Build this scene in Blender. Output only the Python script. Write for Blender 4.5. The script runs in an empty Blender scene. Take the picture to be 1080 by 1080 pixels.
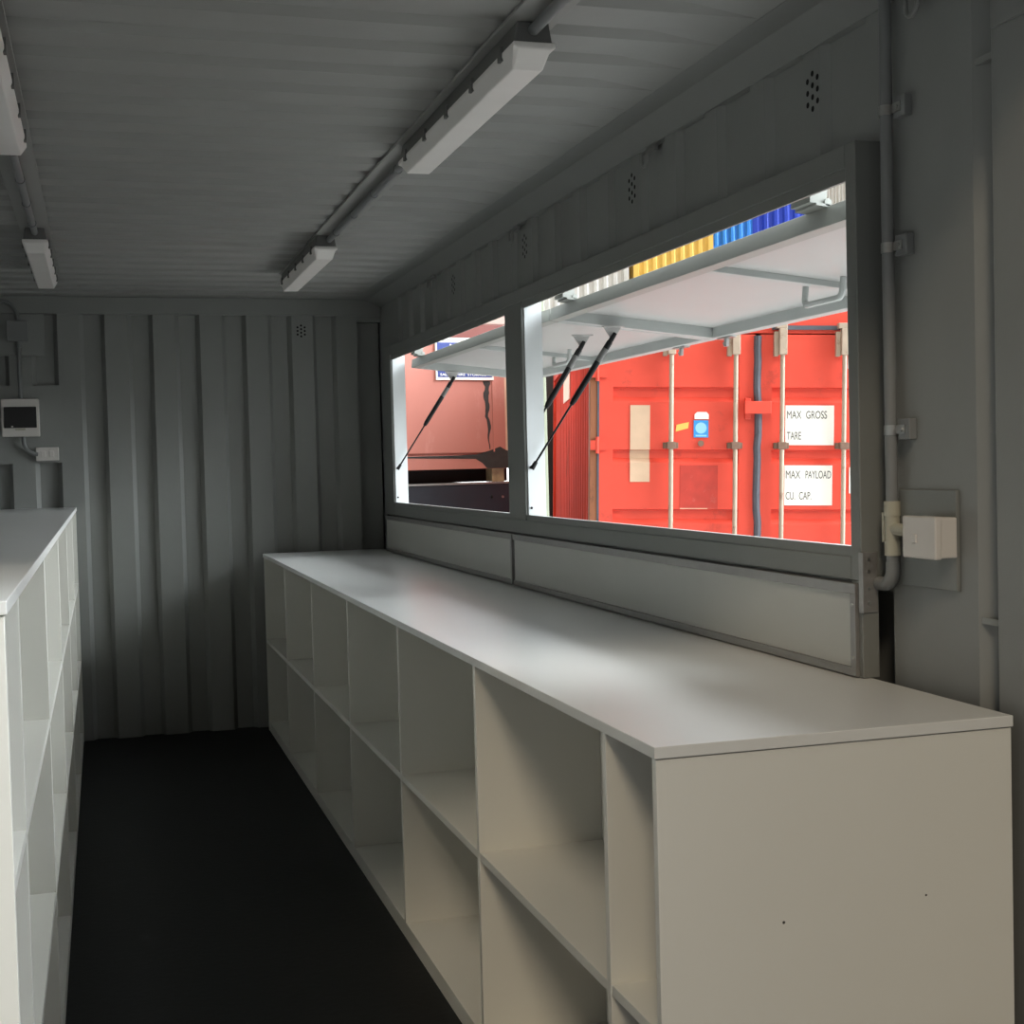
import bpy, math, random
from mathutils import Matrix, Vector
S = bpy.context.scene
C = S.collection
R = math.radians

# ------------------------------------------------------------------ camera
r_ = Vector((0.95789537, -0.28600857, -0.0252101))
u_ = Vector((0.03423674, 0.02660349, 0.99905961))
f_ = Vector((0.28506894, 0.95785769, -0.03527536))
cd = bpy.data.cameras.new('camera'); cam = bpy.data.objects.new('camera', cd); C.objects.link(cam)
M = Matrix((r_, u_, -f_)).transposed().to_4x4(); M.translation = (0, 0, 1.4403)
cam.matrix_world = M
cd.sensor_width = 36; cd.lens = 1450 / 1080 * 36; cd.clip_start = .02; cd.clip_end = 300
S.camera = cam

# ------------------------------------------------------------------ world, sun, exposure
W = bpy.data.worlds.new('world'); S.world = W; W.use_nodes = True
nt = W.node_tree; nt.nodes.clear()
def wn(t): return nt.nodes.new(t)
wo = wn('ShaderNodeOutputWorld'); bg = wn('ShaderNodeBackground'); nt.links.new(bg.outputs[0], wo.inputs[0])
tc = wn('ShaderNodeTexCoord'); sep = wn('ShaderNodeSeparateXYZ'); nt.links.new(tc.outputs['Generated'], sep.inputs[0])
# bright overcast towards the open yard (+X +Y); the side behind the doorway is closed in by stacks
rz = wn('ShaderNodeValToRGB'); nt.links.new(sep.outputs['Z'], rz.inputs[0])
e = rz.color_ramp.elements
e[0].position = 0.0; e[0].color = (.97, 1.0, 1.0, 1)
e[1].position = .6; e[1].color = (.90, .95, 1.0, 1)
rb = wn('ShaderNodeValToRGB'); nt.links.new(sep.outputs['Z'], rb.inputs[0])
e = rb.color_ramp.elements
e[0].position = .25; e[0].color = (.03, .025, .02, 1)
e[1].position = .70; e[1].color = (.10, .10, .10, 1)
dt = wn('ShaderNodeVectorMath'); dt.operation = 'DOT_PRODUCT'; nt.links.new(tc.outputs['Generated'], dt.inputs[0]); dt.inputs[1].default_value = (.8, .6, 0)
ry = wn('ShaderNodeMapRange'); nt.links.new(dt.outputs['Value'], ry.inputs[0]); ry.interpolation_type = 'SMOOTHSTEP'
ry.inputs[1].default_value = -.25; ry.inputs[2].default_value = .45
mx = wn('ShaderNodeMix'); mx.data_type = 'RGBA'; nt.links.new(ry.outputs[0], mx.inputs[0])
nt.links.new(rb.outputs[0], mx.inputs[6]); nt.links.new(rz.outputs[0], mx.inputs[7])
# brightest patch of cloud, low over the open yard on the hatch side
nd = wn('ShaderNodeVectorMath'); nd.operation = 'NORMALIZE'; nt.links.new(tc.outputs['Generated'], nd.inputs[0])
d2 = wn('ShaderNodeVectorMath'); d2.operation = 'DOT_PRODUCT'; nt.links.new(nd.outputs[0], d2.inputs[0]); d2.inputs[1].default_value = Vector((.87, -.22, .44)).normalized()
lo = wn('ShaderNodeMapRange'); nt.links.new(d2.outputs['Value'], lo.inputs[0]); lo.interpolation_type = 'SMOOTHSTEP'
lo.inputs[1].default_value = .80; lo.inputs[2].default_value = .985; lo.inputs[4].default_value = 6.0
ad = wn('ShaderNodeMix'); ad.data_type = 'RGBA'; ad.blend_type = 'ADD'; ad.clamp_result = False; ad.clamp_factor = False
nt.links.new(lo.outputs[0], ad.inputs[0]); nt.links.new(mx.outputs[2], ad.inputs[6]); ad.inputs[7].default_value = (.90, .97, 1.0, 1)
nt.links.new(ad.outputs[2], bg.inputs[0]); bg.inputs[1].default_value = 4.0

sd = bpy.data.lights.new('sun', 'SUN'); sd.energy = 1.0; sd.angle = R(12); sd.color = (1, .84, .62)
sun = bpy.data.objects.new('sun', sd); C.objects.link(sun)
d = Vector((.36, .84, -.78)); sun.rotation_euler = d.to_track_quat('-Z', 'Y').to_euler(); sun.location = (-2, -4, 6)

S.view_settings.view_transform = 'Standard'; S.view_settings.look = 'None'
S.view_settings.gamma = 1; S.view_settings.use_curve_mapping = False
S.view_settings.exposure = 0.0

# ------------------------------------------------------------------ materials
def mat(name, col, rough=.5, metal=0, noise=0, nscale=6, bump=0, bscale=60, spec=.5, stain=None, stain_amt=0, sscale=3, stretch=(1, 1, 1), coat=0, smin=.58):
    m = bpy.data.materials.new(name); m.use_nodes = True
    t = m.node_tree; b = t.nodes['Principled BSDF']
    b.inputs['Roughness'].default_value = rough; b.inputs['Metallic'].default_value = metal
    b.inputs['Specular IOR Level'].default_value = spec
    b.inputs['Coat Weight'].default_value = coat
    co = t.nodes.new('ShaderNodeTexCoord'); mp = t.nodes.new('ShaderNodeMapping'); mp.inputs['Scale'].default_value = stretch
    t.links.new(co.outputs['Object'], mp.inputs[0])
    n = t.nodes.new('ShaderNodeTexNoise'); n.inputs['Scale'].default_value = nscale; n.inputs['Detail'].default_value = 5
    t.links.new(mp.outputs[0], n.inputs['Vector'])
    a = t.nodes.new('ShaderNodeMix'); a.data_type = 'RGBA'
    lo = [max(0, c * (1 - noise)) for c in col]; hi = [min(1, c * (1 + noise)) for c in col]
    a.inputs[6].default_value = (*lo, 1); a.inputs[7].default_value = (*hi, 1)
    t.links.new(n.outputs['Fac'], a.inputs[0]); out = a.outputs[2]
    if stain:
        n2 = t.nodes.new('ShaderNodeTexNoise'); n2.inputs['Scale'].default_value = sscale; n2.inputs['Detail'].default_value = 8; n2.inputs['Roughness'].default_value = .7
        t.links.new(mp.outputs[0], n2.inputs['Vector'])
        r = t.nodes.new('ShaderNodeMapRange'); r.inputs[1].default_value = smin; r.inputs[2].default_value = smin + .1; r.inputs[4].default_value = stain_amt
        t.links.new(n2.outputs['Fac'], r.inputs[0])
        a2 = t.nodes.new('ShaderNodeMix'); a2.data_type = 'RGBA'; a2.inputs[7].default_value = (*stain, 1)
        t.links.new(r.outputs[0], a2.inputs[0]); t.links.new(out, a2.inputs[6]); out = a2.outputs[2]
    t.links.new(out, b.inputs['Base Color'])
    if bump:
        n3 = t.nodes.new('ShaderNodeTexNoise'); n3.inputs['Scale'].default_value = bscale; n3.inputs['Detail'].default_value = 3
        t.links.new(co.outputs['Object'], n3.inputs['Vector'])
        bp = t.nodes.new('ShaderNodeBump'); bp.inputs['Strength'].default_value = bump; bp.inputs['Distance'].default_value = .004
        t.links.new(n3.outputs['Fac'], bp.inputs['Height']); t.links.new(bp.outputs[0], b.inputs['Normal'])
    return m

GREY = (.245, .25, .24)
m_wall = mat('painted_steel', GREY, .42, noise=.06, bump=.15, bscale=25)
m_ceil = mat('ceiling_paint', (.30, .30, .285), .5, noise=.06, bump=.15, bscale=20)
m_frame = mat('frame_paint', (.185, .19, .18), .38, noise=.04, bump=.08, bscale=40)
m_jamb = mat('jamb_white_paint', (.72, .75, .76), .4, noise=.03)
m_floor = mat('dark_floor_sheet', (.0055, .0065, .0068), .55, noise=.3, nscale=3, bump=.2, bscale=40, stain=(.016, .016, .017), stain_amt=.5, sscale=2, spec=.3)
m_lam = mat('white_laminate', (.68, .67, .62), .30, noise=.015, spec=.5)
m_top = mat('worktop_laminate', (.66, .66, .64), .30, noise=.02, spec=.5, bump=.03, bscale=14)
m_dif = mat('diffuser', (.80, .77, .74), .35, noise=.05, nscale=9)
m_fix = mat('fitting_grey_plastic', (.13, .13, .125), .5)
m_pipe = mat('conduit_grey', (.20, .205, .205), .4)
m_cream = mat('cream_plastic', (.42, .40, .32), .4)
m_zinc = mat('zinc_steel', (.45, .45, .44), .3, metal=.9, noise=.2, nscale=80)
m_alu = mat('aluminium_trim', (.33, .32, .31), .38, metal=.6, noise=.12, nscale=30)
m_apron = mat('apron_sheet', (.52, .52, .485), .33, noise=.03)
m_white = mat('white_plastic', (.62, .585, .55), .35)
m_black = mat('black_plastic', (.012, .012, .013), .3)
m_strut = mat('strut_black', (.006, .006, .007), .45, spec=.25)
m_rod = mat('strut_rod', (.02, .02, .022), .25, metal=.5)
m_flap = mat('flap_paint', (.47, .46, .45), .4, noise=.03)
m_flapf = mat('flap_frame_paint', (.44, .46, .45), .4, noise=.03)
m_beam = mat('flap_hinge_beam_paint', (.34, .35, .325), .4, noise=.04)
m_red = mat('red_paint', (.74, .075, .045), .45, noise=.12, nscale=5, stain=(.42, .05, .035), stain_amt=.55, sscale=4)
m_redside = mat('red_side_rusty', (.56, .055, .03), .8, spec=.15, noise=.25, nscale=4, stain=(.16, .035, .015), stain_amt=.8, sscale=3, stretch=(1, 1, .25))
m_rust = mat('rusty_brown', (.27, .10, .045), .7, noise=.4, nscale=9, stain=(.03, .015, .01), stain_amt=.8, sscale=7, stretch=(1, 1, .3))
m_gasket = mat('rubber_gasket', (.085, .095, .12), .6, noise=.3, nscale=14, stain=(.02, .02, .022), stain_amt=.6, sscale=9)
m_lockrod = mat('lock_rod_paint', (.45, .36, .28), .5, noise=.2, nscale=12, stain=(.20, .10, .06), stain_amt=.6, sscale=14)
m_steeld = mat('door_fitting', (.20, .12, .085), .6, noise=.4, nscale=30)
m_sign = mat('sign_white', (.85, .85, .80), .5)
m_ink = mat('sign_ink', (.05, .045, .04), .6)
m_cream2 = mat('old_paint_patch', (.66, .47, .33), .6, noise=.18, nscale=7)
m_pink = mat('faded_pink_paint', (.50, .185, .145), .5, noise=.09, nscale=4, stain=(.60, .28, .24), stain_amt=.5, sscale=3, stretch=(1, 1, .4))
m_soot = mat('soot', (.035, .03, .028), .8, noise=.4, nscale=20)
m_tan = mat('tan_paint', (.40, .29, .25), .6, noise=.1)
m_dred = mat('dark_red_rail', (.17, .045, .035), .6, noise=.15)
m_navy = mat('navy_steel', (.017, .020, .030), .5, noise=.3, nscale=5)
m_blue = mat('sign_blue', (.035, .06, .25), .5)
m_sblue = mat('sticker_blue', (.04, .30, .72), .5)
m_sblue2 = mat('sticker_pale_blue', (.30, .62, .92), .5)
m_yellow = mat('yellow_paint', (.80, .52, .12), .5, noise=.12)
m_lblue = mat('light_blue_paint', (.03, .22, .60), .5, noise=.1)
m_dblue = mat('blue_paint', (.02, .06, .50), .5, noise=.1)
m_offwhite = mat('off_white_paint', (.62, .61, .58), .5, noise=.1)
m_green = mat('pale_green_paint', (.33, .36, .27), .5, noise=.12)
m_ground = mat('yard_concrete', (.36, .355, .34), .9, noise=.3, nscale=2, bump=.5, bscale=30)
m_wood = mat('timber_block', (.42, .33, .20), .8, noise=.5, nscale=16)
m_gapshade = mat('gap_shade', (.008, .007, .006), .6)  # near-black that paints in the shade of gaps between the outdoor units
m_holes = mat('dark_hole', (.004, .004, .004), .9)

# ------------------------------------------------------------------ mesh helpers
ORG = {}
class MB:
    def __init__(s): s.v = []; s.f = []
    def add(s, vs, fs):
        n = len(s.v); s.v += [tuple(v) for v in vs]; s.f += [tuple(i + n for i in f) for f in fs]; return s
    def box(s, x0, x1, y0, y1, z0, z1):
        x0, x1 = sorted((x0, x1)); y0, y1 = sorted((y0, y1)); z0, z1 = sorted((z0, z1))
        vs = [(x, y, z) for x in (x0, x1) for y in (y0, y1) for z in (z0, z1)]
        return s.add(vs, [(0, 1, 3, 2), (4, 6, 7, 5), (0, 4, 5, 1), (2, 3, 7, 6), (0, 2, 6, 4), (1, 5, 7, 3)])
    def prism(s, pts, axis, a, b):
        """closed polygon pts in the two other axes, extruded along axis from a to b"""
        def P(p, t):
            q = list(p); q.insert(axis, t); return q
        n = len(pts); vs = [P(p, a) for p in pts] + [P(p, b) for p in pts]
        fs = [tuple(range(n))[::-1], tuple(range(n, 2 * n))] + [(i, (i + 1) % n, n + (i + 1) % n, n + i) for i in range(n)]
        return s.add(vs, fs)
    def sheet(s, line, off, axis, a, b):
        """polyline (two other axes) thickened by off, extruded along axis; quads only"""
        n = len(line)
        def P(p, t):
            q = list(p); q.insert(axis, t); return q
        l2 = [(p[0] + off[0], p[1] + off[1]) for p in line]
        vs = [P(p, a) for p in line] + [P(p, b) for p in line] + [P(p, a) for p in l2] + [P(p, b) for p in l2]
        fs = []
        for i in range(n - 1):
            fs += [(i, i + 1, n + i + 1, n + i), (2 * n + i, 3 * n + i, 3 * n + i + 1, 2 * n + i + 1),
                   (i, 2 * n + i, 2 * n + i + 1, i + 1), (n + i, n + i + 1, 3 * n + i + 1, 3 * n + i)]
        fs += [(0, n, 3 * n, 2 * n), (n - 1, 3 * n - 1, 4 * n - 1, 2 * n - 1)]
        return s.add(vs, fs)
    def tube(s, pts, r, n=12, caps=True):
        pts = [Vector(p) for p in pts]; rings = []
        k0 = None
        for i, p in enumerate(pts):
            t = (pts[min(i + 1, len(pts) - 1)] - pts[max(i - 1, 0)]).normalized()
            if k0 is None:
                k0 = t.cross(Vector((0, 0, 1)));
                if k0.length < .1: k0 = t.cross(Vector((1, 0, 0)))
            k0 = (k0 - t * k0.dot(t)).normalized(); k1 = t.cross(k0)
            rr = r[i] if isinstance(r, (list, tuple)) else r
            rings.append([p + (k0 * math.cos(2 * math.pi * j / n) + k1 * math.sin(2 * math.pi * j / n)) * rr for j in range(n)])
        vs = [v for g in rings for v in g]; fs = []
        for i in range(len(pts) - 1):
            for j in range(n):
                a, b = i * n + j, i * n + (j + 1) % n
                fs.append((a, b, b + n, a + n))
        if caps: fs += [tuple(range(n))[::-1], tuple(range(len(vs) - n, len(vs)))]
        return s.add(vs, fs)
    def bounds(s):
        return [(min(v[i] for v in s.v), max(v[i] for v in s.v)) for i in range(3)]
    def build(s, name, m, parent=None, bevel=0, smooth=False, label=None):
        off = ORG[parent.name] if parent else None
        if off is None:
            b = s.bounds(); off = ((b[0][0] + b[0][1]) / 2, (b[1][0] + b[1][1]) / 2, b[2][0])
        me = bpy.data.meshes.new(name)
        me.from_pydata([(v[0] - off[0], v[1] - off[1], v[2] - off[2]) for v in s.v], [], s.f)
        import bmesh
        bm = bmesh.new(); bm.from_mesh(me); bmesh.ops.recalc_face_normals(bm, faces=bm.faces); bm.to_mesh(me); bm.free()
        me.materials.append(m)
        o = bpy.data.objects.new(name, me); C.objects.link(o)
        if parent: o.parent = parent; ORG[o.name] = off
        else: o.location = off; ORG[o.name] = off
        if smooth:
            for p in me.polygons: p.use_smooth = True
            try: me.set_sharp_from_angle(angle=R(40))
            except Exception: pass
        if bevel:
            bv = o.modifiers.new('bevel', 'BEVEL'); bv.width = bevel; bv.segments = 2; bv.limit_method = 'ANGLE'; bv.angle_limit = R(50)
        if label: o['label'] = label
        return o

def tag(o, label, cat, group=None, kind=None):
    o['label'] = label; o['category'] = cat
    if group: o['group'] = group
    if kind: o['kind'] = kind
    return o
def thing(name, label, cat, loc, group=None, local=False, rot=(0, 0, 0)):
    o = bpy.data.objects.new(name, None); o.empty_display_size = .1; C.objects.link(o)
    o.location = loc; o.rotation_euler = rot
    ORG[o.name] = (0, 0, 0) if local else tuple(loc)
    return tag(o, label, cat, group)
def struct(o): o['kind'] = 'structure'; return o
def clone(root, loc, label, group=None):
    r = root.copy(); C.objects.link(r); r.location = loc; r['label'] = label
    if group: r['group'] = group
    for ch in list(root.children):
        c = ch.copy(); C.objects.link(c); c.parent = r
        for g in ch.children:
            q = g.copy(); C.objects.link(q); q.parent = c
    return r
def arc(c, r, a0, a1, plane, n=8):
    """points on an arc; plane gives two axis indexes"""
    out = []
    for i in range(n + 1):
        a = R(a0 + (a1 - a0) * i / n); p = list(c); p[plane[0]] += r * math.cos(a); p[plane[1]] += r * math.sin(a); out.append(tuple(p))
    return out
def text_mb(txt, w, h, x, y, z, thick=.002, bold=0):
    """lettering in the local x,z plane facing -y; lower left corner at x,z; fitted to w by h"""
    cu = bpy.data.curves.new('t', 'FONT'); cu.body = txt; cu.extrude = 0; cu.offset = bold; cu.fill_mode = 'BOTH'
    o = bpy.data.objects.new('t', cu); C.objects.link(o)
    dg = bpy.context.evaluated_depsgraph_get(); me = bpy.data.meshes.new_from_object(o.evaluated_get(dg))
    xs = [v.co.x for v in me.vertices]; ys = [v.co.y for v in me.vertices]
    sx = w / (max(xs) - min(xs)); sy = h / (max(ys) - min(ys)); x0, y0 = min(xs), min(ys)
    mb = MB()
    vs = [(x + (v.co.x - x0) * sx, y, z + (v.co.y - y0) * sy) for v in me.vertices]
    mb.add(vs, [tuple(p.vertices) for p in me.polygons])
    bpy.data.objects.remove(o); bpy.data.curves.remove(cu); bpy.data.meshes.remove(me)
    return mb

# ------------------------------------------------------------------ the steel box itself
XL, XR, YD, YB, ZC = -.85, 1.55, 1.84, 7.7378, 2.39
floor = struct(MB().box(XL - .05, XR + .05, YD - .02, YB + .06, -.03, 0).build('floor', m_floor))
ground = MB().box(-30, 60, -30, 90, -.35, -.15).build('ground', m_ground); ground['kind'] = 'structure'

pv = MB().box(-12, 8, -14, 1.78, -.16, -.13).build('dimming_slab', mat('dimming_dark', (.05, .05, .05), .9, noise=.3, nscale=3, bump=.4, bscale=40)); pv['kind'] = 'structure'  # unseen dark slab, added to cut the ground bounce into the doorway

# ceiling: roof sheet pressed into shallow troughs running across
line = []
y = YD - .02; p = .195
y0 = 2.732 - 5 * p
line.append((YD - .02, ZC))
k = 0
while True:
    a = y0 + k * p; k += 1
    if a > YB - .03: break
    for yy, zz in ((a - .10, ZC), (a - .075, ZC + .016), (a - .025, ZC + .016), (a, ZC)):
        if YD < yy < YB: line.append((yy, zz))
line.append((YB + .02, ZC))
vs, fs = [], []
cols = ((XL - .05, 0), (XL + .10, 0), (XL + .22, 1), (1.22, 1), (1.40, 0), (XR + .05, 0))   # troughs die out towards the side rails
for yy, zz in line:
    for xx, kk in cols: vs.append((xx, yy, ZC + (zz - ZC) * kk))
n = len(cols)
for i in range(len(line) - 1):
    for j in range(n - 1): fs.append((i * n + j, i * n + j + 1, (i + 1) * n + j + 1, (i + 1) * n + j))
m0 = MB().add(vs, fs); m0.box(XL - .05, XR + .05, YD - .02, YB + .05, 2.412, 2.418)
ceiling = struct(m0.build('ceiling', m_ceil))

def corr(a, b, flats, inner, outer, swap=False):
    """trapezoid wall line: flats = recesses (start, end) with slopes inside them"""
    pts = [(a, inner)]
    for s0, s1 in flats:
        if s0 >= a and s1 <= b:
            pts += [(s0, inner), (s0 + .022, outer), (s1 - .022, outer), (s1, inner)]
    pts.append((b, inner))
    return pts
# right wall, with the hatch opening cut in it
rec = [(2.548 + .265 * k, 2.548 + .195 + .265 * k) for k in range(19)]
mb = MB()
T = lambda L: [(x, y) for y, x in L]
mb.sheet(T([(2.12, 1.586), (2.145, 1.584), (2.19, 1.55), (2.475, 1.55), (2.475, 1.603)]), (.003, 0), 2, 0, 2.36)
mb.sheet(T(corr(2.475, 7.43, rec, 1.55, 1.568)), (.003, 0), 2, 2.076, 2.36)
mb.sheet(T([(2.475, 1.60), (7.43, 1.60)]), (.003, 0), 2, 0, 1.16)
mb.sheet(T([(7.43, 1.60), (7.43, 1.55), (YB + .06, 1.55)]), (.003, 0), 2, 0, 2.36)
mb.sheet(T([(2.475, 1.552), (2.499, 1.552)]), (.003, 0), 2, 1.17, 2.09)
mb.box(1.5565, 1.603, 2.475, 7.43, 1.157, 1.17).box(1.53, 1.558, 2.5, 7.42, 1.165, 1.179)
wall_right = struct(mb.build('wall_right', m_wall))
# corner post at the doors
mb = MB().box(1.545, 1.66, 1.84, 2.128, 0, 2.36)
post = struct(mb.build('trim_1', m_wall, bevel=.004))
MB().box(1.538, 1.5455, 1.93, 2.118, 2.19, 2.33).build('lashing_plate', m_wall, post, bevel=.002)
for z in (2.150, 1.128):
    b = MB().box(1.552, 1.588, 2.125, 2.183, z - .006, z + .006); b.build('weld_bar', m_wall, post)
# left wall
rec = [(2.1 + .265 * k, 2.1 + .195 + .265 * k) for k in range(21)]
struct(MB().sheet([(x, y) for y, x in corr(YD, YB + .03, rec, XL, XL - .035)], (-.003, 0), 2, 0, 2.39).build('wall_left', m_wall))
# back wall: vertical corrugation, dark slope on the right of every recess
mb = MB()
recb = []
x = -.089
while x < 1.3:
    recb.append((x, x + .132)); x += .2505
cl = [(-.20, YB)]
for a, b in recb:
    cl += [(a, YB), (a + .022, YB + .036), (b - .022, YB + .036), (b, YB)]
cl += [(1.412, YB)]
mb.sheet(cl, (0, .003), 2, 0, 2.3)
mb.sheet([(1.412, YB), (1.412, YB + .045), (1.545, YB + .045), (1.545, YB)], (0, .003), 2, 0, 2.262)
mb.box(1.405, 1.62, YB - .001, YB + .103, 2.262, 2.32)
mb.box(1.405, 1.62, YB + .10, YB + .106, 0, 2.3)
# behind the switchgear: a flat strip between two corrugated fields
cl = [(XL, YB), (-.84, YB + .036), (-.72, YB + .036), (-.70, YB), (-.58, YB), (-.558, YB + .036), (-.47, YB + .036), (-.448, YB), (-.335, YB), (-.313, YB + .036), (-.222, YB + .036), (-.20, YB)]
mb.sheet(cl, (0, .003), 2, 0, 2.3)
mb.box(XL, -.199, YB - .0015, YB + .001, 1.505, 1.918)
wall_back = struct(mb.build('wall_back', m_wall))
struct(MB().box(XL, XR, YB - .014, YB + .06, 2.297, 2.39).build('trim_2', m_wall, bevel=.003))
# roof side rail on the right and on the left
struct(MB().prism([(1.545, 2.345), (1.60, 2.345), (1.60, 2.41), (1.40, 2.41), (1.40, 2.389), (1.47, 2.385)], 1, 1.95, YB).build('trim_3', m_wall))
struct(MB().prism([(-.845, 2.345), (-.90, 2.345), (-.90, 2.41), (-.70, 2.41), (-.70, 2.389), (-.77, 2.385)], 1, 1.95, YB).build('trim_4', m_wall))
# door header
struct(MB().box(XL - .05, XR + .1, YD - .02, 2.0, 2.27, 2.45).build('trim_5', m_wall))
struct(MB().box(XL - .1, XL + .005, YD, 2.09, 0, 2.40).build('trim_6', m_wall))

struct(MB().box(1.60, 1.655, .64, 1.835, .02, 2.28).build('shade_door_1', m_wall, bevel=.004))  # unseen open leaf, added to shade the near end of the right cabinet
# vents: dots punched in the walls (flat dark discs), parts of their wall
def disc(mb, c, r, ax, n=10):
    vs = []
    for j in range(n):
        a = 2 * math.pi * j / n
        if ax == 0: vs.append((c[0], c[1] + r * math.cos(a), c[2] + r * math.sin(a)))
        elif ax == 1: vs.append((c[0] + r * math.cos(a), c[1], c[2] + r * math.sin(a)))
        else: vs.append((c[0] + r * math.cos(a), c[1] + r * math.sin(a), c[2]))
    mb.add(vs, [tuple(range(n))])
for Yv in (2.771, 3.861, 4.95, 6.04):
    mb = MB()
    for i in range(3):
        for j in range(3 if i != 1 else 4):
            disc(mb, (1.5485, Yv + (i - 1) * .022, 2.253 + (j - (1 if i != 1 else 1.5)) * .026), .0068, 0)
    mb.build('vent_holes', m_holes, wall_right)
mb = MB()
for i in range(3):
    for j in range(3 if i != 1 else 4):
        disc(mb, (1.098 + (i - 1) * .02, YB - .0015, 2.211 + (j - (1 if i != 1 else 1.5)) * .02), .006, 1)
mb.build('vent_holes', m_holes, wall_back)

# ------------------------------------------------------------------ hatch frame (window_1)
XF, XO = 1.489, 1.556
Y0, Y1, Y2, Y3, Y4, Y5 = 2.498, 2.5376, 4.8273, 5.0396, 7.2055, 7.4184
ORG['w'] = None
win = bpy.data.objects.new('window_1', None); C.objects.link(win); win.location = (XF, (Y0 + Y5) / 2, .978); ORG[win.name] = tuple(win.location); win['kind'] = 'structure'
mb = MB().box(XF, XO, Y1, Y4, 2.031, 2.080).box(XF, XO, Y1, Y4, 1.180, 1.229)
mb.box(XF, XO, Y0, Y1, 1.180, 2.080).box(XF, XO, Y4, Y5, 1.180, 2.080).box(XF, XO, Y2, Y3, 1.229, 2.031)
mb.build('frame', m_frame, win, bevel=.0025)
mb = MB().box(XF + .001, XF + .04, Y0, Y1, .979, 1.18).box(XF + .001, XF + .04, Y4 + .19, Y5, .979, 1.18).box(XF + .015, XF + .04, Y1, Y5 - .02, .979, 1.18)
mb.build('lower_frame', m_frame, win, bevel=.002)
mb = MB()
for a, b in ((Y1, Y2), (Y3, Y4)):
    mb.box(XO - .006, XO, a, b, 1.229, 1.244)
mb.build('sill_lip', m_jamb, win)
for a, b in ((Y1, Y2), (Y3, Y4)):
    MB().box(XF + .004, XF + .012, a, b, 2.0055, 2.032).build('head_lip', m_frame, win, bevel=.001)
    MB().box(XF + .004, XF + .012, a, b, 1.228, 1.250).build('sill_flange', m_frame, win, bevel=.001)
for a in (Y2, Y4):
    j = MB().box(XF + .012, XO + .012, a - .004, a + .001, 1.2295, 2.030).build('jamb_lining', m_jamb, win, label='white painted far jamb of the opening')
    mb = MB(); 
    mb.tube([(XF + .022, a - .006, 1.275), (XF + .022, a - .003, 1.275)], .005, 8); mb.build('screw', m_black, j)
for a in (Y1, Y3):
    MB().box(XF + .012, XO + .012, a - .001, a + .004, 1.2295, 2.030).build('jamb_lining', m_jamb, win, label='white painted near jamb of the opening')
# hinge plate on the near stile
mb = MB().box(XF - .004, XF + .001, 2.446 + .04, 2.498 + .004, 1.115, 1.24).box(XF - .003, XF + .035, Y0 - .004, Y0 + .001, 1.115, 1.24)
hp = mb.build('hinge_plate', m_alu, win, bevel=.001)
mb = MB()
for z in (1.225, 1.20, 1.165, 1.135):
    mb.tube([(XF + .015, Y0 - .0055, z), (XF + .015, Y0 - .0038, z)], .004, 8)
mb.build('screw', m_zinc, hp)

# apron panels below the opening
def apron(a, b, label):
    t = thing('apron_panel', label, 'panel', (XF, (a + b) / 2, .981), 'hinged apron panels below the hatch')
    MB().box(XF - .002, XF + .014, a + .018, b - .004, .9985, 1.153).build('panel_sheet', m_apron, t)
    MB().box(XF - .008, XF + .012, a, b, 1.152, 1.174).build('top_trim', m_alu, t, bevel=.001, label='aluminium angle along the top')
    MB().box(XF - .008, XF + .012, a, b, .981, .999).build('bottom_trim', m_alu, t, bevel=.001, label='aluminium angle along the bottom')
    e1 = MB().box(XF - .008, XF + .012, a, a + .020, .999, 1.152).build('end_trim', m_alu, t, bevel=.001, label='aluminium angle at the near end')
    MB().box(XF - .004, XF + .012, b - .008, b, .999, 1.152).build('end_trim', m_frame, t)
    for z in (1.02, 1.13): MB().tube([(XF - .010, a + .010, z), (XF - .0075, a + .010, z)], .0035, 8).build('rivet', m_zinc, e1)
apron(2.512, 4.985, 'long grey apron panel with aluminium edging below the near hatch opening')
apron(4.995, 7.412, 'plain grey apron panel below the far hatch opening, next to back wall')

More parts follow.
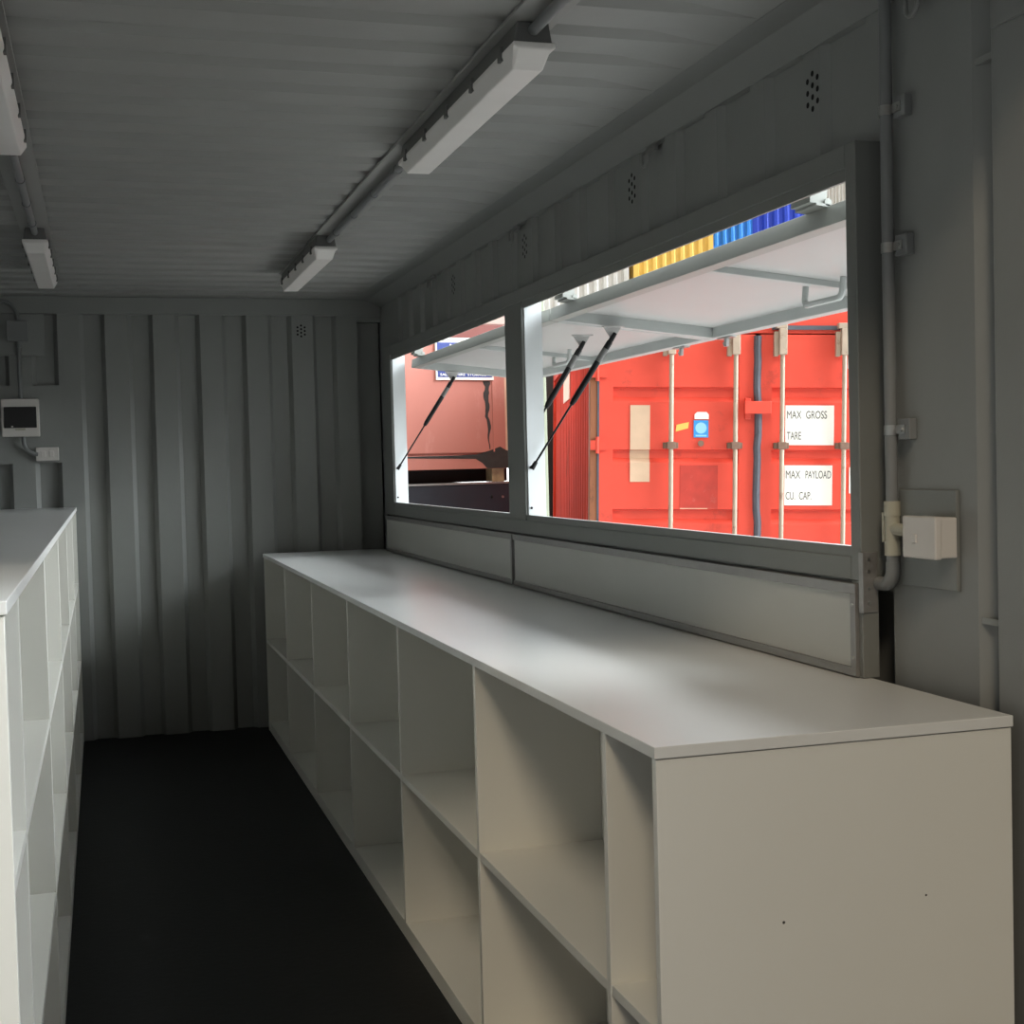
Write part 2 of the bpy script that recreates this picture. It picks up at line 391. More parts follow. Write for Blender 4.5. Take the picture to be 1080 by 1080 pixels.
# ------------------------------------------------------------------ awning flaps
def flap(a, b, label, rib_y, handle_y, latch_y):
    ang = math.atan2(-.070, .67)
    t = thing('awning_flap', label, 'awning', (1.60, (a + b) / 2, 1.962), 'raised hatch flaps', local=True, rot=(0, 0, 0))
    t.rotation_euler = (0, -ang, 0)
    h = (b - a) / 2; L = .672; cy = (a + b) / 2
    MB().box(.002, L - .002, -h + .002, h - .002, .0385, .045).build('flap_skin', m_flap, t)
    MB().box(0, .04, -h, h, 0, .046).build('hinge_beam', m_beam, t, bevel=.002, label='grey hinge side beam')
    MB().box(L - .035, L, -h, h, 0, .040).build('outer_rail', m_flapf, t, bevel=.002)
    for s in (-1, 1):
        MB().box(.04, L - .035, s * h, s * (h - .035), 0, .040).build('end_rail', m_flapf, t, bevel=.002)
    for y_ in rib_y:
        MB().box(.04, L - .035, y_ - cy - .02, y_ - cy + .02, .020, .040).build('cross_rib', m_flapf, t, bevel=.002)
    y_ = handle_y - cy
    pts = [(.46, y_ - .11, .038), (.46, y_ - .11, .0)] + arc((.46, y_ - .09, 0), .02, 180, 270, (1, 2), 4) + arc((.46, y_ + .09, 0), .02, 270, 360, (1, 2), 4) + [(.46, y_ + .11, .038)]
    MB().tube(pts, .010, 8).build('pull_handle', m_flapf, t, smooth=True)
    y_ = latch_y - cy
    mb = MB().box(L - .02, L + .004, y_ - .06, y_ + .06, -.005, 0).box(L - .012, L - .002, y_ - .012, y_ + .012, -.035, -.004)
    mb.tube([(L - .007, y_ - .012, -.028), (L - .007, y_ + .02, -.022)], .006, 8)
    mb.build('latch_hook', m_zinc, t)
    for y_ in (a + .30, b - .22):
        y_ -= cy
        mb = MB().box(-.030, .006, y_ - .05, y_ + .05, .044, .050).tube([(.0, y_ - .05, .055), (.0, y_ + .05, .055)], .009, 10)
        mb.box(-.044, -.002, y_ - .045, y_ + .045, .050, .086)
        mb.build('hinge', m_beam, t)
    return t
flap(2.56, 4.825, 'white underside of the raised flap over the near hatch opening', (3.63,), 3.64, 4.72)
flap(4.84, 7.19, 'white underside of the raised flap over the far hatch opening', (6.15,), 6.05, 5.14)

# gas struts
def strut(lo, hi, label):
    lo, hi = Vector(lo), Vector(hi) - Vector((0, 0, .011)); v = hi - lo; L = v.length; v.normalize()
    t = thing('gas_strut', label, 'gas strut', tuple(lo), 'gas struts holding up the flaps')
    P = lambda q: tuple(lo + v * q * L)
    MB().tube([P(.03), P(.52)], .0042, 10).build('rod', m_rod, t, smooth=True)
    c_ = MB().tube([P(.475), P(.50), P(.505), P(.95), P(.97)], [.008, .0105, .0115, .0115, .007], 12).build('cylinder', m_strut, t, smooth=True)
    MB().tube([P(.80), P(.90)], .0118, 12).build('sticker_band', m_fix, c_, smooth=True, label='faint grey printed band')
    for q, r in ((-.012, .0095), (.965, .010)):
        MB().tube([P(q), P(q + .055)], [r, r * .75], 10).build('end_socket', m_strut, t, smooth=True)
    mb = MB().prism([(hi.x - .035, hi.z + .034), (hi.x + .035, hi.z + .034), (hi.x + .01, hi.z - .008), (hi.x - .008, hi.z - .008)], 1, hi.y + .011, hi.y + .015)
    mb.box(hi.x - .04, hi.x + .04, hi.y - .01, hi.y + .015, hi.z + .032, hi.z + .037)
    mb.build('bracket', m_flap, t)
    MB().tube([(lo.x, lo.y - .004, lo.z), (lo.x, lo.y + .024, lo.z)], .006, 8).build('ball_stud', m_strut, t)
strut((1.512, 4.800, 1.424), (1.826, 4.765, 1.912), 'nearest black gas strut, on left side of the near opening')
strut((1.512, 7.178, 1.430), (1.820, 7.155, 1.912), 'farthest black gas strut, alone in the far opening')
strut((1.512, 5.062, 1.430), (1.826, 5.105, 1.912), 'half hidden black gas strut with white triangular bracket behind the central mullion')

# ------------------------------------------------------------------ cabinets
XC, XW, HT = .8363, 1.5127, .9782
def cabinet(label, x_open, x_back, xb, ya, yb, H, divs, shelves, name='open_shelf_cabinet'):
    """x_open: the open front plane, x_back: cell back panel, xb: outer back"""
    s = 1 if xb > x_open else -1
    t = thing(name, label, 'cabinet', ((x_open + xb) / 2, (ya + yb) / 2, 0))
    th = .018; zt = H - .020
    MB().box(x_open, xb, ya, ya + th, 0, zt - .0015).build('side_panel', m_lam, t, bevel=.0012)
    MB().box(x_open, xb, yb - th, yb, 0, zt - .0015).build('side_panel', m_lam, t, bevel=.0012)
    MB().box(x_open + s * .002, xb, ya + th, yb - th, .0, .05).build('bottom_panel', m_lam, t, bevel=.001)
    MB().box(x_back, x_back + s * .012, ya + th, yb - th, .05, zt - .002).build('back_panel', m_lam, t)
    edges = [ya + th] + [q for q in divs] + [yb - th]
    for q in divs:
        MB().box(x_open, x_back, q - .010, q + .010, .05, zt - .0015).build('divider', m_lam, t, bevel=.001)
    for i in range(len(edges) - 1):
        a = edges[i] + (0 if i == 0 else .010); b = edges[i + 1] - (0 if i == len(edges) - 2 else .010)
        for z in shelves:
            MB().box(x_open + s * .001, x_back, a, b, z - .010, z + .010).build('shelf', m_lam, t, bevel=.001)
    return t
divs = sorted(7.6457 - .8929 * (i + 1) for i in range(6))
cabR = cabinet('long white two-row open shelf cabinet under the hatch, near end facing camera', XC + .004, 1.155, XW - .002, 2.046, 7.6457 - .004, HT, divs, (.4964,))
for x, z, r in ((1.063, .665, .0028), (1.335, .680, .0022)):
    mb = MB(); disc(mb, (x, 2.0455, z), r, 1, 7); disc
    mb.build('scuff_mark', m_ink, cabR, label='tiny dark chip low on the end panel')
tp = MB().box(XC, XW, 2.0423, 7.6457, HT - .020, HT).build('worktop', m_top, bevel=.0015)
tag(tp, 'long pale worktop below the hatch, on the low two-row cabinet', 'worktop')
XLF, HL = -.1341, 1.2651
cabL = cabinet('tall white three-row open shelf cabinet at the left edge of the picture', XLF - .004, -.52, -.80, 2.055, 7.73, HL, (2.393, 3.46, 4.53, 5.60, 6.67), (.848, .43))
tp = MB().box(-.802, XLF, 2.0512, 7.735, HL - .020, HL).build('worktop', m_top, bevel=.0015)
tag(tp, 'pale worktop on the tall three-row cabinet at the left edge', 'worktop')

# ------------------------------------------------------------------ ceiling lights, battens and conduits
def light(xc, ya, yb, label):
    t = thing('ceiling_light', label, 'light', (xc, (ya + yb) / 2, 2.285), 'ceiling batten lights')
    w = .047
    MB().prism([(xc - w + .004, 2.333), (xc + w - .004, 2.333), (xc + w - .012, 2.3805), (xc - w + .012, 2.3805)], 1, ya + .008, yb - .008).build('body', m_fix, t, bevel=.003)
    # faceted diffuser with sloped ends
    sec = [(-w, 2.336), (-w, 2.325), (-w * .72, 2.291), (w * .72, 2.291), (w, 2.325), (w, 2.336)]
    mb = MB(); n = len(sec); ys = [(ya, 0), (ya + .055, 1), (yb - .055, 1), (yb, 0)]
    vs = []
    for yy, k in ys:
        for x, z in sec:
            zz = z if (k or z > 2.32) else 2.322
            vs.append((xc + x, yy, zz))
    fs = [(i * n + j, i * n + (j + 1) % n, (i + 1) * n + (j + 1) % n, (i + 1) * n + j) for i in range(3) for j in range(n)]
    fs += [tuple(range(n)), tuple(range(3 * n, 4 * n))[::-1]]
    mb.add(vs, fs).build('diffuser', m_dif, t, bevel=.003, label='translucent white diffuser')
    for s in (-1, 1):
        for k in range(5):
            y_ = ya + .10 + k * (yb - ya - .2) / 4
            MB().box(xc + s * (w - .003), xc + s * (w + .004), y_ - .012, y_ + .012, 2.318, 2.348).build('clip', m_fix, t)
    return t
light(.9145, 2.815, 4.0, 'nearest long ceiling light in the middle of the ceiling')
light(.9000, 5.56, 6.70, 'far small-looking ceiling light close to the hatch wall corner')
light(-.2100, 2.70, 3.955, 'ceiling light cut off by the upper left picture edge')
light(-.2120, 5.54, 6.70, 'far ceiling light at left, just above the fuse box')
for xc, l in ((.915, 'flat painted batten behind the middle row of lights'), (-.212, 'flat painted batten behind the left row of lights')):
    b = MB().box(xc - .055, xc + .055, 1.95, 6.75, 2.381, 2.3895).build('mounting_batten', m_ceil, bevel=.001)
    tag(b, l, 'batten')
    runs = ((1.95, 2.835), (3.985, 5.575)) if xc > 0 else ((1.95, 2.72), (3.94, 5.555))
    t = thing('ceiling_conduit', 'thin grey conduit between the lights of the %s row' % ('middle' if xc > 0 else 'left'), 'conduit', (xc, 3.5, 2.34))
    for a, bb in runs:
        MB().tube([(xc, a, 2.363), (xc, bb, 2.363)], .0125, 12).build('pipe', m_pipe, t, smooth=True)
        y_ = a + .25
        while y_ < bb - .1:
            MB().tube([(xc, y_ - .012, 2.363), (xc, y_ + .012, 2.363)], .0150, 12).build('saddle', m_pipe, t, smooth=True)
            y_ += .39

# ------------------------------------------------------------------ things on the right wall
cx, cy_ = 1.527, 2.440
t = thing('wall_conduit', 'vertical grey conduit on the right wall beside the hatch frame', 'conduit', (cx, cy_, 1.17))
MB().tube([(cx, cy_, 2.36), (cx, cy_, 1.335)], .0125, 14).build('pipe', m_pipe, t, smooth=True)
MB().tube([(cx, cy_, 1.245), (cx, cy_, 1.215)], .0125, 14).build('pipe', m_pipe, t, smooth=True)
pts = [(cx, cy_, 1.222)] + [(cx, cy_ + .032 - .032 * math.cos(R(a)), 1.207 - .032 * math.sin(R(a))) for a in range(0, 91, 15)] + [(cx, cy_ + .052, 1.175)]
MB().tube(pts, .0145, 14).build('elbow', m_pipe, t, smooth=True)
mb = MB().tube([(cx, cy_, 1.345), (cx, cy_, 1.315)], .0165, 14).tube([(cx, cy_, 1.318), (cx, cy_, 1.262)], .0150, 14).tube([(cx, cy_, 1.265), (cx, cy_, 1.235)], .0165, 14)
mb.tube([(cx, cy_, 1.29), (cx, cy_ - .093, 1.285)], .0125, 12).box(cx - .012, cx + .012, cy_ + .012, cy_ + .020, 1.262, 1.322)
mb.build('tee_fitting', m_cream, t, smooth=True, label='cream plastic tee fitting')
for z in (2.125, 1.853, 1.488):
    c_ = MB().box(1.532, 1.5495, cy_ - .058, cy_ - .018, z - .020, z + .022).build('clip_block', m_pipe, t, bevel=.002)
    mb = MB().tube([(cx, cy_, z - .010), (cx, cy_, z + .010)], .0145, 14).box(1.5295, 1.5325, cy_ - .045, cy_ - .010, z - .008, z + .010)
    mb.tube([(1.527, cy_ - .034, z), (1.533, cy_ - .034, z)], .005, 8)
    mb.build('saddle', m_zinc, c_, smooth=True, label='shiny zinc saddle strap')
b = MB().box(1.540, 1.5495, 2.243, 2.437, 1.176, 1.369).build('backing_plate', m_frame, bevel=.002)
tag(b, 'square grey backing plate on the right wall behind the isolator box', 'plate')
t = thing('isolator_box', 'white rectangular isolator box on the right wall beside the conduit', 'switch box', (1.52, 2.345, 1.235))
MB().box(1.503, 1.5395, 2.238, 2.342, 1.241, 1.318).build('body', m_white, t, bevel=.003)
k_ = MB().box(1.489, 1.504, 2.235, 2.345, 1.239, 1.320).build('cover', m_white, t, bevel=.003)
MB().box(1.4855, 1.490, 2.295, 2.308, 1.268, 1.286).build('toggle', m_white, k_, bevel=.002)

# lashing rings under the roof rail
for Yh, l in ((2.335, 'lashing ring at the very top right, beside the conduit'), (3.690, 'lashing ring above the middle of the near hatch opening'),
              (5.03, 'lashing ring above the central mullion'), (6.40, 'lashing ring above the far hatch opening')):
    t = thing('lashing_ring', l, 'ring', (1.535, Yh, 2.29))
    MB().tube([(1.548, Yh - .02, 2.335), (1.52, Yh - .02, 2.318)] + arc((1.52, Yh, 2.300), .02, 180, 360, (1, 2), 8) + [(1.52, Yh + .02, 2.318), (1.548, Yh + .02, 2.335)], .005, 8).build('ring', m_wall, t, smooth=True)
    MB().box(1.538, 1.5495, Yh - .03, Yh + .03, 2.322, 2.343).build('lug', m_wall, t, bevel=.002)

# ------------------------------------------------------------------ switchgear on the back wall
b = MB().box(-.62, -.266, YB - .022, YB - .002, 2.074, 2.294).build('cover_plate', m_wall, bevel=.002)
tag(b, 'large grey cover plate high on the back wall behind the junction box', 'plate')
t = thing('junction_box', 'small grey junction box on the cover plate above the fuse box', 'junction box', (-.398, YB - .045, 2.145))
MB().box(-.447, -.349, YB - .065, YB - .0225, 2.148, 2.250).build('body', m_pipe, t, bevel=.005)
MB().box(-.451, -.345, YB - .075, YB - .065, 2.144, 2.254).build('lid', m_pipe, t, bevel=.003)
t = thing('fuse_box', 'white fuse box with black window on the back wall', 'fuse box', (-.398, YB - .03, 1.645))
MB().box(-.493, -.305, YB - .060, YB - .002, 1.646, 1.845).build('body', m_white, t, bevel=.004)
w_ = MB().box(-.480, -.318, YB - .066, YB - .058, 1.692, 1.803).build('window', m_black, t, bevel=.003)
MB().box(-.425, -.375, YB - .070, YB - .060, 1.679, 1.690).build('catch', m_cream, t, bevel=.001)
MB().box(-.445, -.435, YB - .0675, YB - .0655, 1.696, 1.703).build('indicator', m_white, w_)
t = thing('wall_switch', 'small white double switch on the back wall below right of the fuse box', 'switch', (-.272, YB - .015, 1.516))
MB().box(-.329, -.214, YB - .030, YB - .002, 1.517, 1.588).build('body', m_white, t, bevel=.003)
for x in (-.292, -.250):
    MB().box(x - .012, x + .012, YB - .034, YB - .029, 1.536, 1.568).build('rocker', m_white, t, bevel=.0015)
t = thing('back_wall_conduit', 'thin grey conduit linking junction box, fuse box and switch on back wall', 'conduit', (-.398, YB - .03, 1.55))
MB().tube([(-.396, YB - .035, 2.146), (-.396, YB - .035, 1.846)], .0105, 12).build('pipe', m_pipe, t, smooth=True)
MB().tube([(-.396, YB - .035, 2.146), (-.396, YB - .035, 2.115)], .015, 12).build('gland', m_pipe, t, smooth=True)
MB().tube([(-.398, YB - .035, 2.252), (-.398, YB - .035, 2.275)] + [(-.478 + .08 * math.cos(R(a)), YB - .035, 2.275 + .085 * math.sin(R(a))) for a in range(15, 91, 15)] + [(-.70, YB - .035, 2.362)], .0105, 12).build('pipe', m_pipe, t, smooth=True)
MB().tube([(-.388, YB - .03, 1.648)] + [(-.318 - .07 * math.cos(R(a)), YB - .03, 1.62 - .068 * math.sin(R(a))) for a in range(0, 91, 15)] + [(-.325, YB - .03, 1.552)], .0105, 12).build('pipe', m_pipe, t, smooth=True)

# ------------------------------------------------------------------ red container outside
RT = (4.5266, 9.0860, -.15); RR = (0, .028, -.2763)
rc = thing('shipping_container', 'bright red shipping container with its locked doors facing the hatch', 'container', RT, local=True)
rc.rotation_mode = 'XYZ'; rc.rotation_euler = (0, .028, -.2763)
def side_line(x, y0, y1, amp, pitch=.278):
    pts = [(x, y0)]; y_ = y0 + .05
    while y_ + pitch < y1:
        pts += [(x, y_), (x + amp, y_ + .068), (x + amp, y_ + .139), (x, y_ + .207)]; y_ += pitch
    pts.append((x, y1)); return pts
mb = MB().sheet(side_line(-1.19, .14, 5.95, .036), (-.003, 0), 2, .15, 2.50)
mb.sheet(side_line(1.19, .14, 5.95, -.036), (.003, 0), 2, .15, 2.50)
mb.box(-1.2, 1.2, .1, 6.0, 2.53, 2.56).box(-1.2, 1.2, 5.96, 6.0, .1, 2.55).box(-1.2, 1.2, .1, 6.0, .08, .12)
mb.build('side_walls', m_redside, rc)
mb = MB().box(-1.219, -1.16, .12, 6.02, 2.49, 2.59).box(1.16, 1.219, .12, 6.02, 2.49, 2.59).box(-1.219, -1.16, .12, 6.02, 0.0, .16).box(1.16, 1.219, .12, 6.02, 0.0, .16)
mb.box(-1.219, 1.219, .05, 5.9, 2.58, 2.66).box(-1.219, -1.10, 5.88, 6.058, 0, 2.59).box(1.10, 1.219, 5.88, 6.058, 0, 2.59)
mb.build('side_rails', m_redside, rc, bevel=.003)
for s in (-1, 1):
    MB().box(s * 1.219, s * 1.165, .0, .14, 0, 2.59).build('corner_post', m_rust, rc, bevel=.004, label='rusty brown corner post')
MB().box(-1.165, 1.165, .01, .13, 2.49, 2.67).build('door_header', m_red, rc, bevel=.004)
MB().box(.10, .98, -.012, .012, 2.515, 2.545).build('header_bar', m_gasket, rc, label='dark rain gutter bar above the right door')
MB().box(-1.165, 1.165, .01, .13, 0, .14).build('door_sill', m_red, rc, bevel=.004)
for s, nm in ((-1, 'left'), (1, 'right')):
    a, b = (-1.150, -.020) if s < 0 else (.020, 1.150)
    ia, ib = (-1.050, -.135) if s < 0 else (.105, 1.05)
    prof = [(.002, 2.47)]
    for z1, z0 in ((2.098, 1.990), (1.645, 1.548), (1.212, 1.105), (.78, .68)):
        prof += [(.002, z1), (.038, z1 - .006), (.038, z0 + .035), (.002, z0)]
    prof += [(.002, .15)]
    mb = MB().sheet(prof, (.004, 0), 0, ia, ib)
    mb.box(a, ia, .0, .045, .15, 2.48).box(ib, b, .0, .045, .15, 2.48).box(a, b, .04, .06, .15, 2.48).box(ia, ib, 0, .045, 2.455, 2.48)
    dr = mb.build('door', m_red, rc)
    for u in ((-.633, -.168) if s < 0 else (.170, .619)):
        mb = MB().tube([(u, -.045, .05), (u, -.045, 2.56)], .017, 12)
        mb.build('lock_rod', m_lockrod, dr, smooth=True)
        for z in (1.675, .85):
            k_ = MB().box(u - .055, u + .055, -.030, .004, z - .022, z + .022).box(u - .03, u + .03, -.066, -.028, z - .026, z + .026)
            k_.build('rod_guide', m_steeld, dr, bevel=.003)
        mb = MB().box(u - .06, u - .028, -.04, .004, 2.32, 2.50).box(u - .028, u + .028, -.075, -.02, 2.33, 2.52).box(u - .05, u + .03, -.07, -.01, 2.52, 2.56)
        mb.build('rod_cam', m_lockrod, dr, bevel=.004)
    for z in (2.2, 1.675, .9, .35):
        mb = MB().box(s * 1.215, s * 1.09, -.02, .0, z - .035, z + .035).tube([(s * 1.165, -.012, z - .06), (s * 1.165, -.012, z + .06)], .014, 10)
        mb.build('door_hinge', m_red if z != 1.675 else m_red, dr)
# red over plate keeping the doors shut
MB().box(-.105, .085, -.075, -.030, 1.905, 1.995).box(-.095, -.055, -.03, .0, 1.87, 2.02).build('keeper_plate', m_red, rc, bevel=.003)
rnd = random.Random(4)
pts = []; z = 2.47
while z > .15:
    pts.append((rnd.uniform(-.007, .007), -.006, z)); z -= .09
MB().tube(pts, .028, 8).build('door_gasket', m_gasket, rc, smooth=True, label='dark blue grey rubber gasket between the doors')
MB().box(-1.165, -1.15, -.004, .05, .15, 2.48).build('hinge_gasket', m_gasket, rc)
# marks on the doors
def plate(name, x0, x1, z0, z1, m, label, y=.0, th=.004):
    return MB().box(x0, x1, y - th, y, z0, z1).build(name, m, rc, label=label)
p_ = plate('label_plate', .203, .557, 1.680, 1.968, m_sign, 'white plate reading MAX GROSS and TARE')
text_mb('MAX', .105, .056, .214, -.0048, 1.872).build('lettering', m_ink, p_)
text_mb('GROSS', .152, .056, .353, -.0048, 1.872).build('lettering', m_ink, p_)
text_mb('TARE', .104, .056, .214, -.0048, 1.720).build('lettering', m_ink, p_)
p_ = plate('label_plate', .200, .549, 1.242, 1.533, m_sign, 'white plate reading MAX PAYLOAD and CU. CAP.')
text_mb('MAX', .105, .056, .210, -.0048, 1.438).build('lettering', m_ink, p_)
text_mb('PAYLOAD', .186, .056, .353, -.0048, 1.438).build('lettering', m_ink, p_)
text_mb('CU.  CAP.', .186, .056, .210, -.0048, 1.284).build('lettering', m_ink, p_)
p_ = plate('label_plate', .655, .80, 2.235, 2.37, m_sign, 'white plate with a black figure 2')
text_mb('2', .05, .11, .662, -.0048, 2.248, bold=.02).build('lettering', m_ink, p_)
plate('label_plate', .672, .82, 1.33, 1.52, m_sign, 'blank white plate at the right frame edge')
mb = MB().sheet([(-.001, 1.966), (-.001, 1.645), (.036, 1.640), (.036, 1.583), (-.001, 1.549), (-.001, 1.41)], (-.003, 0), 0, -.925, -.782)
mb.build('paint_patch', m_cream2, rc, label='tall beige painted over patch')
mb = MB().prism([(-.595, 1.775), (-.505, 1.80), (-.498, 1.845), (-.588, 1.825)], 1, -.003, 0); mb.build('sticker', m_yellow, rc, label='small yellow sticker')
b_ = plate('sticker', -.464, -.357, 1.733, 1.858, m_sblue, 'blue sticker with a pale round emblem')
mb = MB(); disc(mb, (-.411, -.0046, 1.802), .041, 1, 20); mb.build('emblem', m_sblue2, b_)
MB().box(-.45, -.37, -.0046, -.004, 1.741, 1.752).build('emblem_bar', m_sblue2, b_)
mb = MB().prism([(-.458, 1.866), (-.355, 1.866), (-.355, 1.90), (-.372, 1.918), (-.440, 1.918), (-.458, 1.90)], 1, -.004, 0); mb.build('sticker', m_sign, rc, label='cream tab above the blue sticker')
mb = MB().tube([(-.412, 0, 1.690), (-.412, -.018, 1.690)], .022, 12); mb.build('bolt_head', m_steeld, rc, smooth=True)
mb = MB().box(-.560, -.286, -.001, .003, 1.214, 1.531); mb.build('faded_patch', mat('darker_red_patch', (.50, .045, .03), .5, noise=.3, nscale=12, stain=(.6, .25, .2), stain_amt=.3, sscale=8), rc, label='darker red square where a plate was removed')
MB().box(-.560, -.36, -.0025, 0, 1.214, 1.220).build('adhesive_trace', m_cream2, rc)
mb = MB()
mb.box(-1.1965, -1.1905, 3.1, 4.2, 2.16, 2.44); mb.build('paint_patch', m_cream2, rc, label='beige patch on the long side')

# ------------------------------------------------------------------ pink unit stacked on timber over a navy flat rack
PT = (2.7135, 10.6773, -.15); PR = R(9)
def loc_thing(name, label, cat, group=None): 
    t = thing(name, label, cat, PT, group, local=True); t.rotation_euler = (0, 0, PR); return t
t = loc_thing('flat_rack', 'navy steel rack with a pale top edge, low in the far opening', 'rack')
MB().box(-2.3, .62, 0, 2.4, 0, 1.430).build('body', m_navy, t, bevel=.006)
MB().box(-2.3, .62, -.008, .06, 1.430, 1.446).build('edge_strip', m_alu, t)
for u in (.318, .411):
    MB().tube([(u, -.010, 1.322), (u, .0, 1.322)], .010, 10).build('bolt', m_zinc if u > .4 else m_black, t)
for u, l in ((.405, 'short timber block between the navy rack and the pink unit, right one'), (-1.9, 'short timber block between the navy rack and the pink unit, left one')):
    b = MB().box(u - .055, u + .055, 0, .12, 0, .108).build('timber_block', m_wood, bevel=.003)
    b.matrix_world = Matrix.Translation(PT) @ Matrix.Rotation(PR, 4, 'Z') @ Matrix.Translation((u, .12, 1.446))
    tag(b, l, 'timber block')
MB().box(-2.2, .60, .30, 2.3, 1.446, 1.554).build('gap_filler', m_gapshade, t, label='black filler painting in the shaded gap between rack and unit')  # added black body, paints the shade in the gap under the pink unit
t = loc_thing('storage_unit', 'faded pink steel unit with a blue sign, seen through the far opening', 'storage unit')
mb = MB().box(-1.9, .455, 0, 2.3, 1.685, 2.60).box(-1.9, .50, .0, 2.3, 1.5545, 1.668).box(-1.89, .49, .02, 2.28, 1.66, 1.69)
mb.build('body', m_pink, t, bevel=.004)
MB().box(.455, .478, .005, .06, 1.69, 2.60).build('edge_post', m_cream2, t)
MB().box(.34, .352, -.006, 0, 1.69, 2.60).build('seam_strip', m_pink, t)
rnd = random.Random(2); L_, R_ = [], []
for i in range(24):
    z0 = 2.262 - i * .024; c0 = .292 + .006 * math.sin(i * .9) + (.012 if i > 12 else 0); w = max(.003, (.030 - i * .0011) * rnd.uniform(.6, 1.1))
    L_.append((c0 - w, z0)); R_.append((c0 + w, z0))
mb = MB()
for i in range(23): mb.prism([L_[i], R_[i], R_[i + 1], L_[i + 1]], 1, -.0015, .001)
mb.build('soot_streak', m_soot, t, label='black streak below the sign')
mb = MB(); pts = [(-.42, 1.664), (.05, 1.666), (.20, 1.672), (.31, 1.70), (.40, 1.73), (.455, 1.70), (.5, 1.69), (.5, 1.556), (.28, 1.556), (.24, 1.60), (.18, 1.635), (-.42, 1.650)]
mb.prism(pts, 1, -.002, .001).build('soot_streak', m_soot, t, label='sooty stain along the lower rail')
sg = MB().box(-.150, .353, -.014, -.001, 2.268, 2.580).build('sign', m_sign, t, label='white framed blue sign with white lettering')
MB().box(-.135, .338, -.016, -.013, 2.290, 2.565).build('blue_panel', m_blue, sg)
text_mb('YOU CAN', .33, .085, -.03, -.0168, 2.468, bold=.03).build('lettering', m_sign, sg)
text_mb('1350 1800', .36, .080, -.08, -.0168, 2.335, bold=.03).build('lettering', m_sign, sg)
text_mb('SALES & HIRE  STORAGE', .40, .020, -.115, -.0168, 2.300, bold=.02).build('lettering', m_sign, sg)
MB().box(-.152, .9, -.02, 0, 2.583, 2.603).build('top_moulding', m_sign, t)
t = loc_thing('shipping_container', 'tan container with a dark red lower rail resting on the pink unit', 'container')
MB().box(-1.9, .70, .06, 5.9, 2.72, 4.6).build('body', m_tan, t, bevel=.01)
MB().box(-1.9, .70, .05, 5.9, 2.604, 2.72).build('lower_rail', m_dred, t, bevel=.005)

# ------------------------------------------------------------------ far stacks above the red container
def far_box(cxy, rot, W_, L_, H_, m, label, z0, group=None, tmpl={}):
    t = thing('shipping_container', label, 'container', (cxy[0], cxy[1], z0), group, local=True); t.rotation_euler = (0, 0, rot)
    def ln(n, a, b, base, amp):
        pts = [(a, base)]; st = (b - a) / n
        for i in range(n):
            q = a + i * st
            pts += [(q + st * .1, base), (q + st * .3, base + amp), (q + st * .6, base + amp), (q + st * .8, base)]
        pts.append((b, base)); return pts
    mb = MB()
    mb.sheet(ln(int(W_ / .28), -W_ / 2 + .1, W_ / 2 - .1, .03, .05), (0, .003), 2, .1, H_ - .1)
    for s in (-1, 1):
        mb.sheet([(x, y) for y, x in ln(int(L_ / .28), .1, L_ - .1, s * (W_ / 2 - .03), -s * .05)], (s * .003, 0), 2, .1, H_ - .1)
    mb.box(-W_ / 2 + .05, W_ / 2 - .05, .1, L_ - .05, H_ - .06, H_ - .02).box(-W_ / 2 + .05, W_ / 2 - .05, L_ - .05, L_, .05, H_ - .05)
    mb.build('walls', m, t)
    mb = MB()
    for x in (-1, 1):
        for y_ in (0, L_ - .14): mb.box(x * W_ / 2, x * (W_ / 2 - .14), y_, y_ + .14, 0, H_)
        for z_ in (0, H_ - .11): mb.box(x * W_ / 2, x * (W_ / 2 - .08), .14, L_ - .14, z_, z_ + .11)
    for z_ in (0, H_ - .11): mb.box(-W_ / 2 + .14, W_ / 2 - .14, 0, .1, z_, z_ + .11)
    mb.build('frame', m, t)
    return t
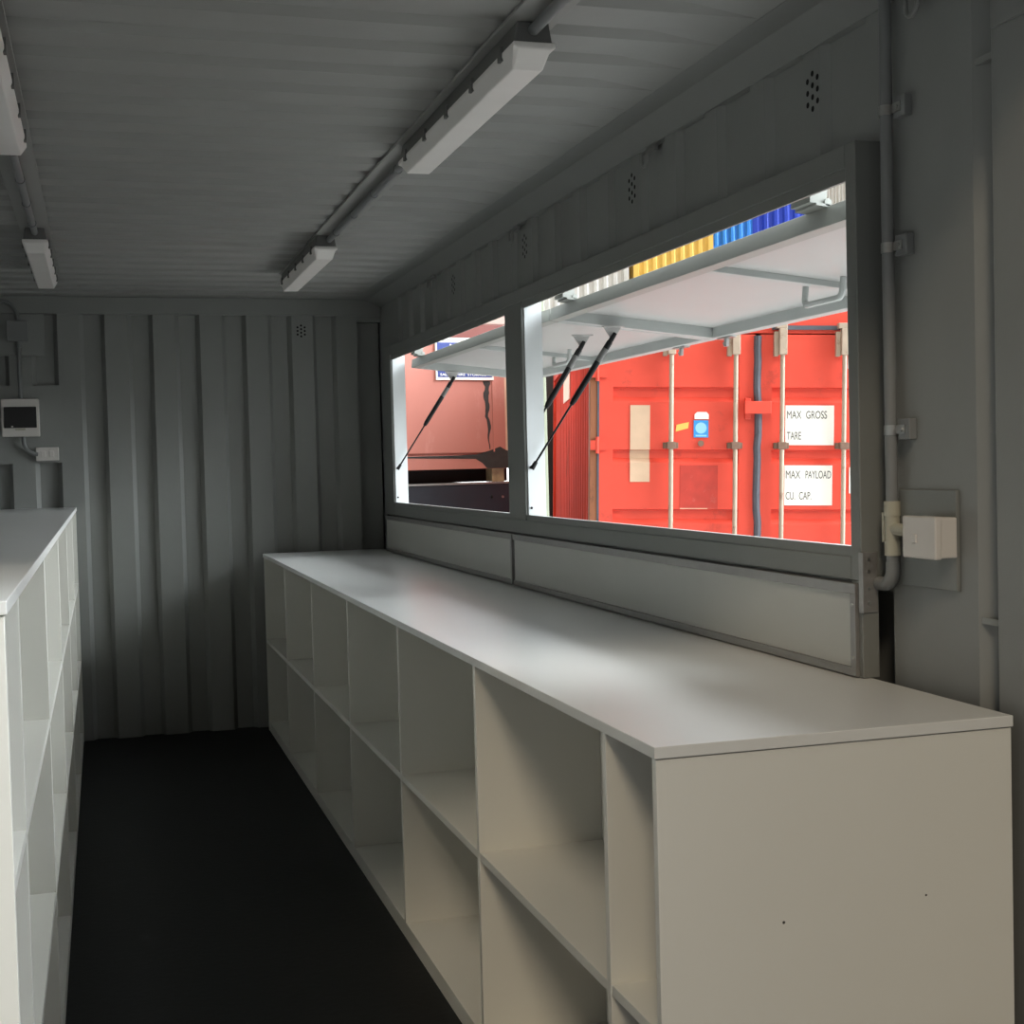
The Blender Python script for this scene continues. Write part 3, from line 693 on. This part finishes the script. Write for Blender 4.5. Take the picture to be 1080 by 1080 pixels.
def stack(cxy, rot, m, n, names, H_=2.9, W_=2.44, L_=6.06):
    t = far_box(cxy, rot, W_, L_, H_, m, names[n - 1], -.15 + H_ * (n - 1), 'far container stacks')
    for k in range(n - 1):
        clone(t, (cxy[0], cxy[1], -.15 + H_ * k), names[k])
def nm(colr, where): return ['bottom %s container of the far stack, hidden behind the flap' % colr, 'middle %s container of the far stack, hidden behind the flap' % colr, 'top %s container of the far stack %s' % (colr, where)]
DD = 38 / 17
def far(x, y): return (x * DD, y * DD)
stack((13.35, 36.9), R(-14), m_offwhite, 3, nm('off-white', 'left of the yellow one'))
stack((15.78, 36.3), R(-14), m_yellow, 3, nm('yellow', 'between off-white and blue'), W_=2.3)
stack((20.55, 42.9), R(-14), m_lblue, 4, nm('light blue', 'peeping out beside the yellow one')[:1] + ['second lowest light blue container of the far stack, hidden', 'third light blue container of the far stack, hidden'] + nm('light blue', 'peeping out beside the yellow one')[2:])
stack((18.95, 35.2), R(-27), m_dblue, 3, nm('deep blue', 'left of the ribbed white shed'), W_=2.2, H_=3.05)
t = thing('storage_shed', 'tall white ribbed shed at the upper right corner of the opening', 'shed', (19.8, 31.26, -.15), local=True); t.rotation_euler = (0, 0, R(-27))
pts = []
for i in range(36):
    q = -2.0 + i * .085; pts += [(q, 0), (q + .02, .05), (q + .05, .05), (q + .07, 0)]
MB().sheet(pts, (0, .004), 2, 0, 9.6).build('cladding', m_offwhite, t)
MB().box(-2.0, 1.05, .06, 2.0, 0, 9.55).build('body', m_offwhite, t)
t = thing('shipping_container', 'black box standing in for the dark gap behind the red container, a thin sliver', 'container', RT, local=True)  # added black box, painted in for the dark gap past the red side
t.rotation_euler = (0, .028, -.2763)
mb = MB().box(-1.36, 1.08, 6.15, 12.1, 0.05, 2.59).build('body', m_gapshade, t, bevel=.01)
t = thing('gate_post', 'pale green upright partly hidden behind the central mullion', 'post', (3.05, 9.43, -.15))
MB().box(3.018, 3.078, 9.40, 9.46, -.15, 2.6).build('upright', m_green, t, bevel=.004)
MB().box(2.98, 3.12, 9.36, 9.50, -.15, -.135).build('foot_plate', m_green, t)
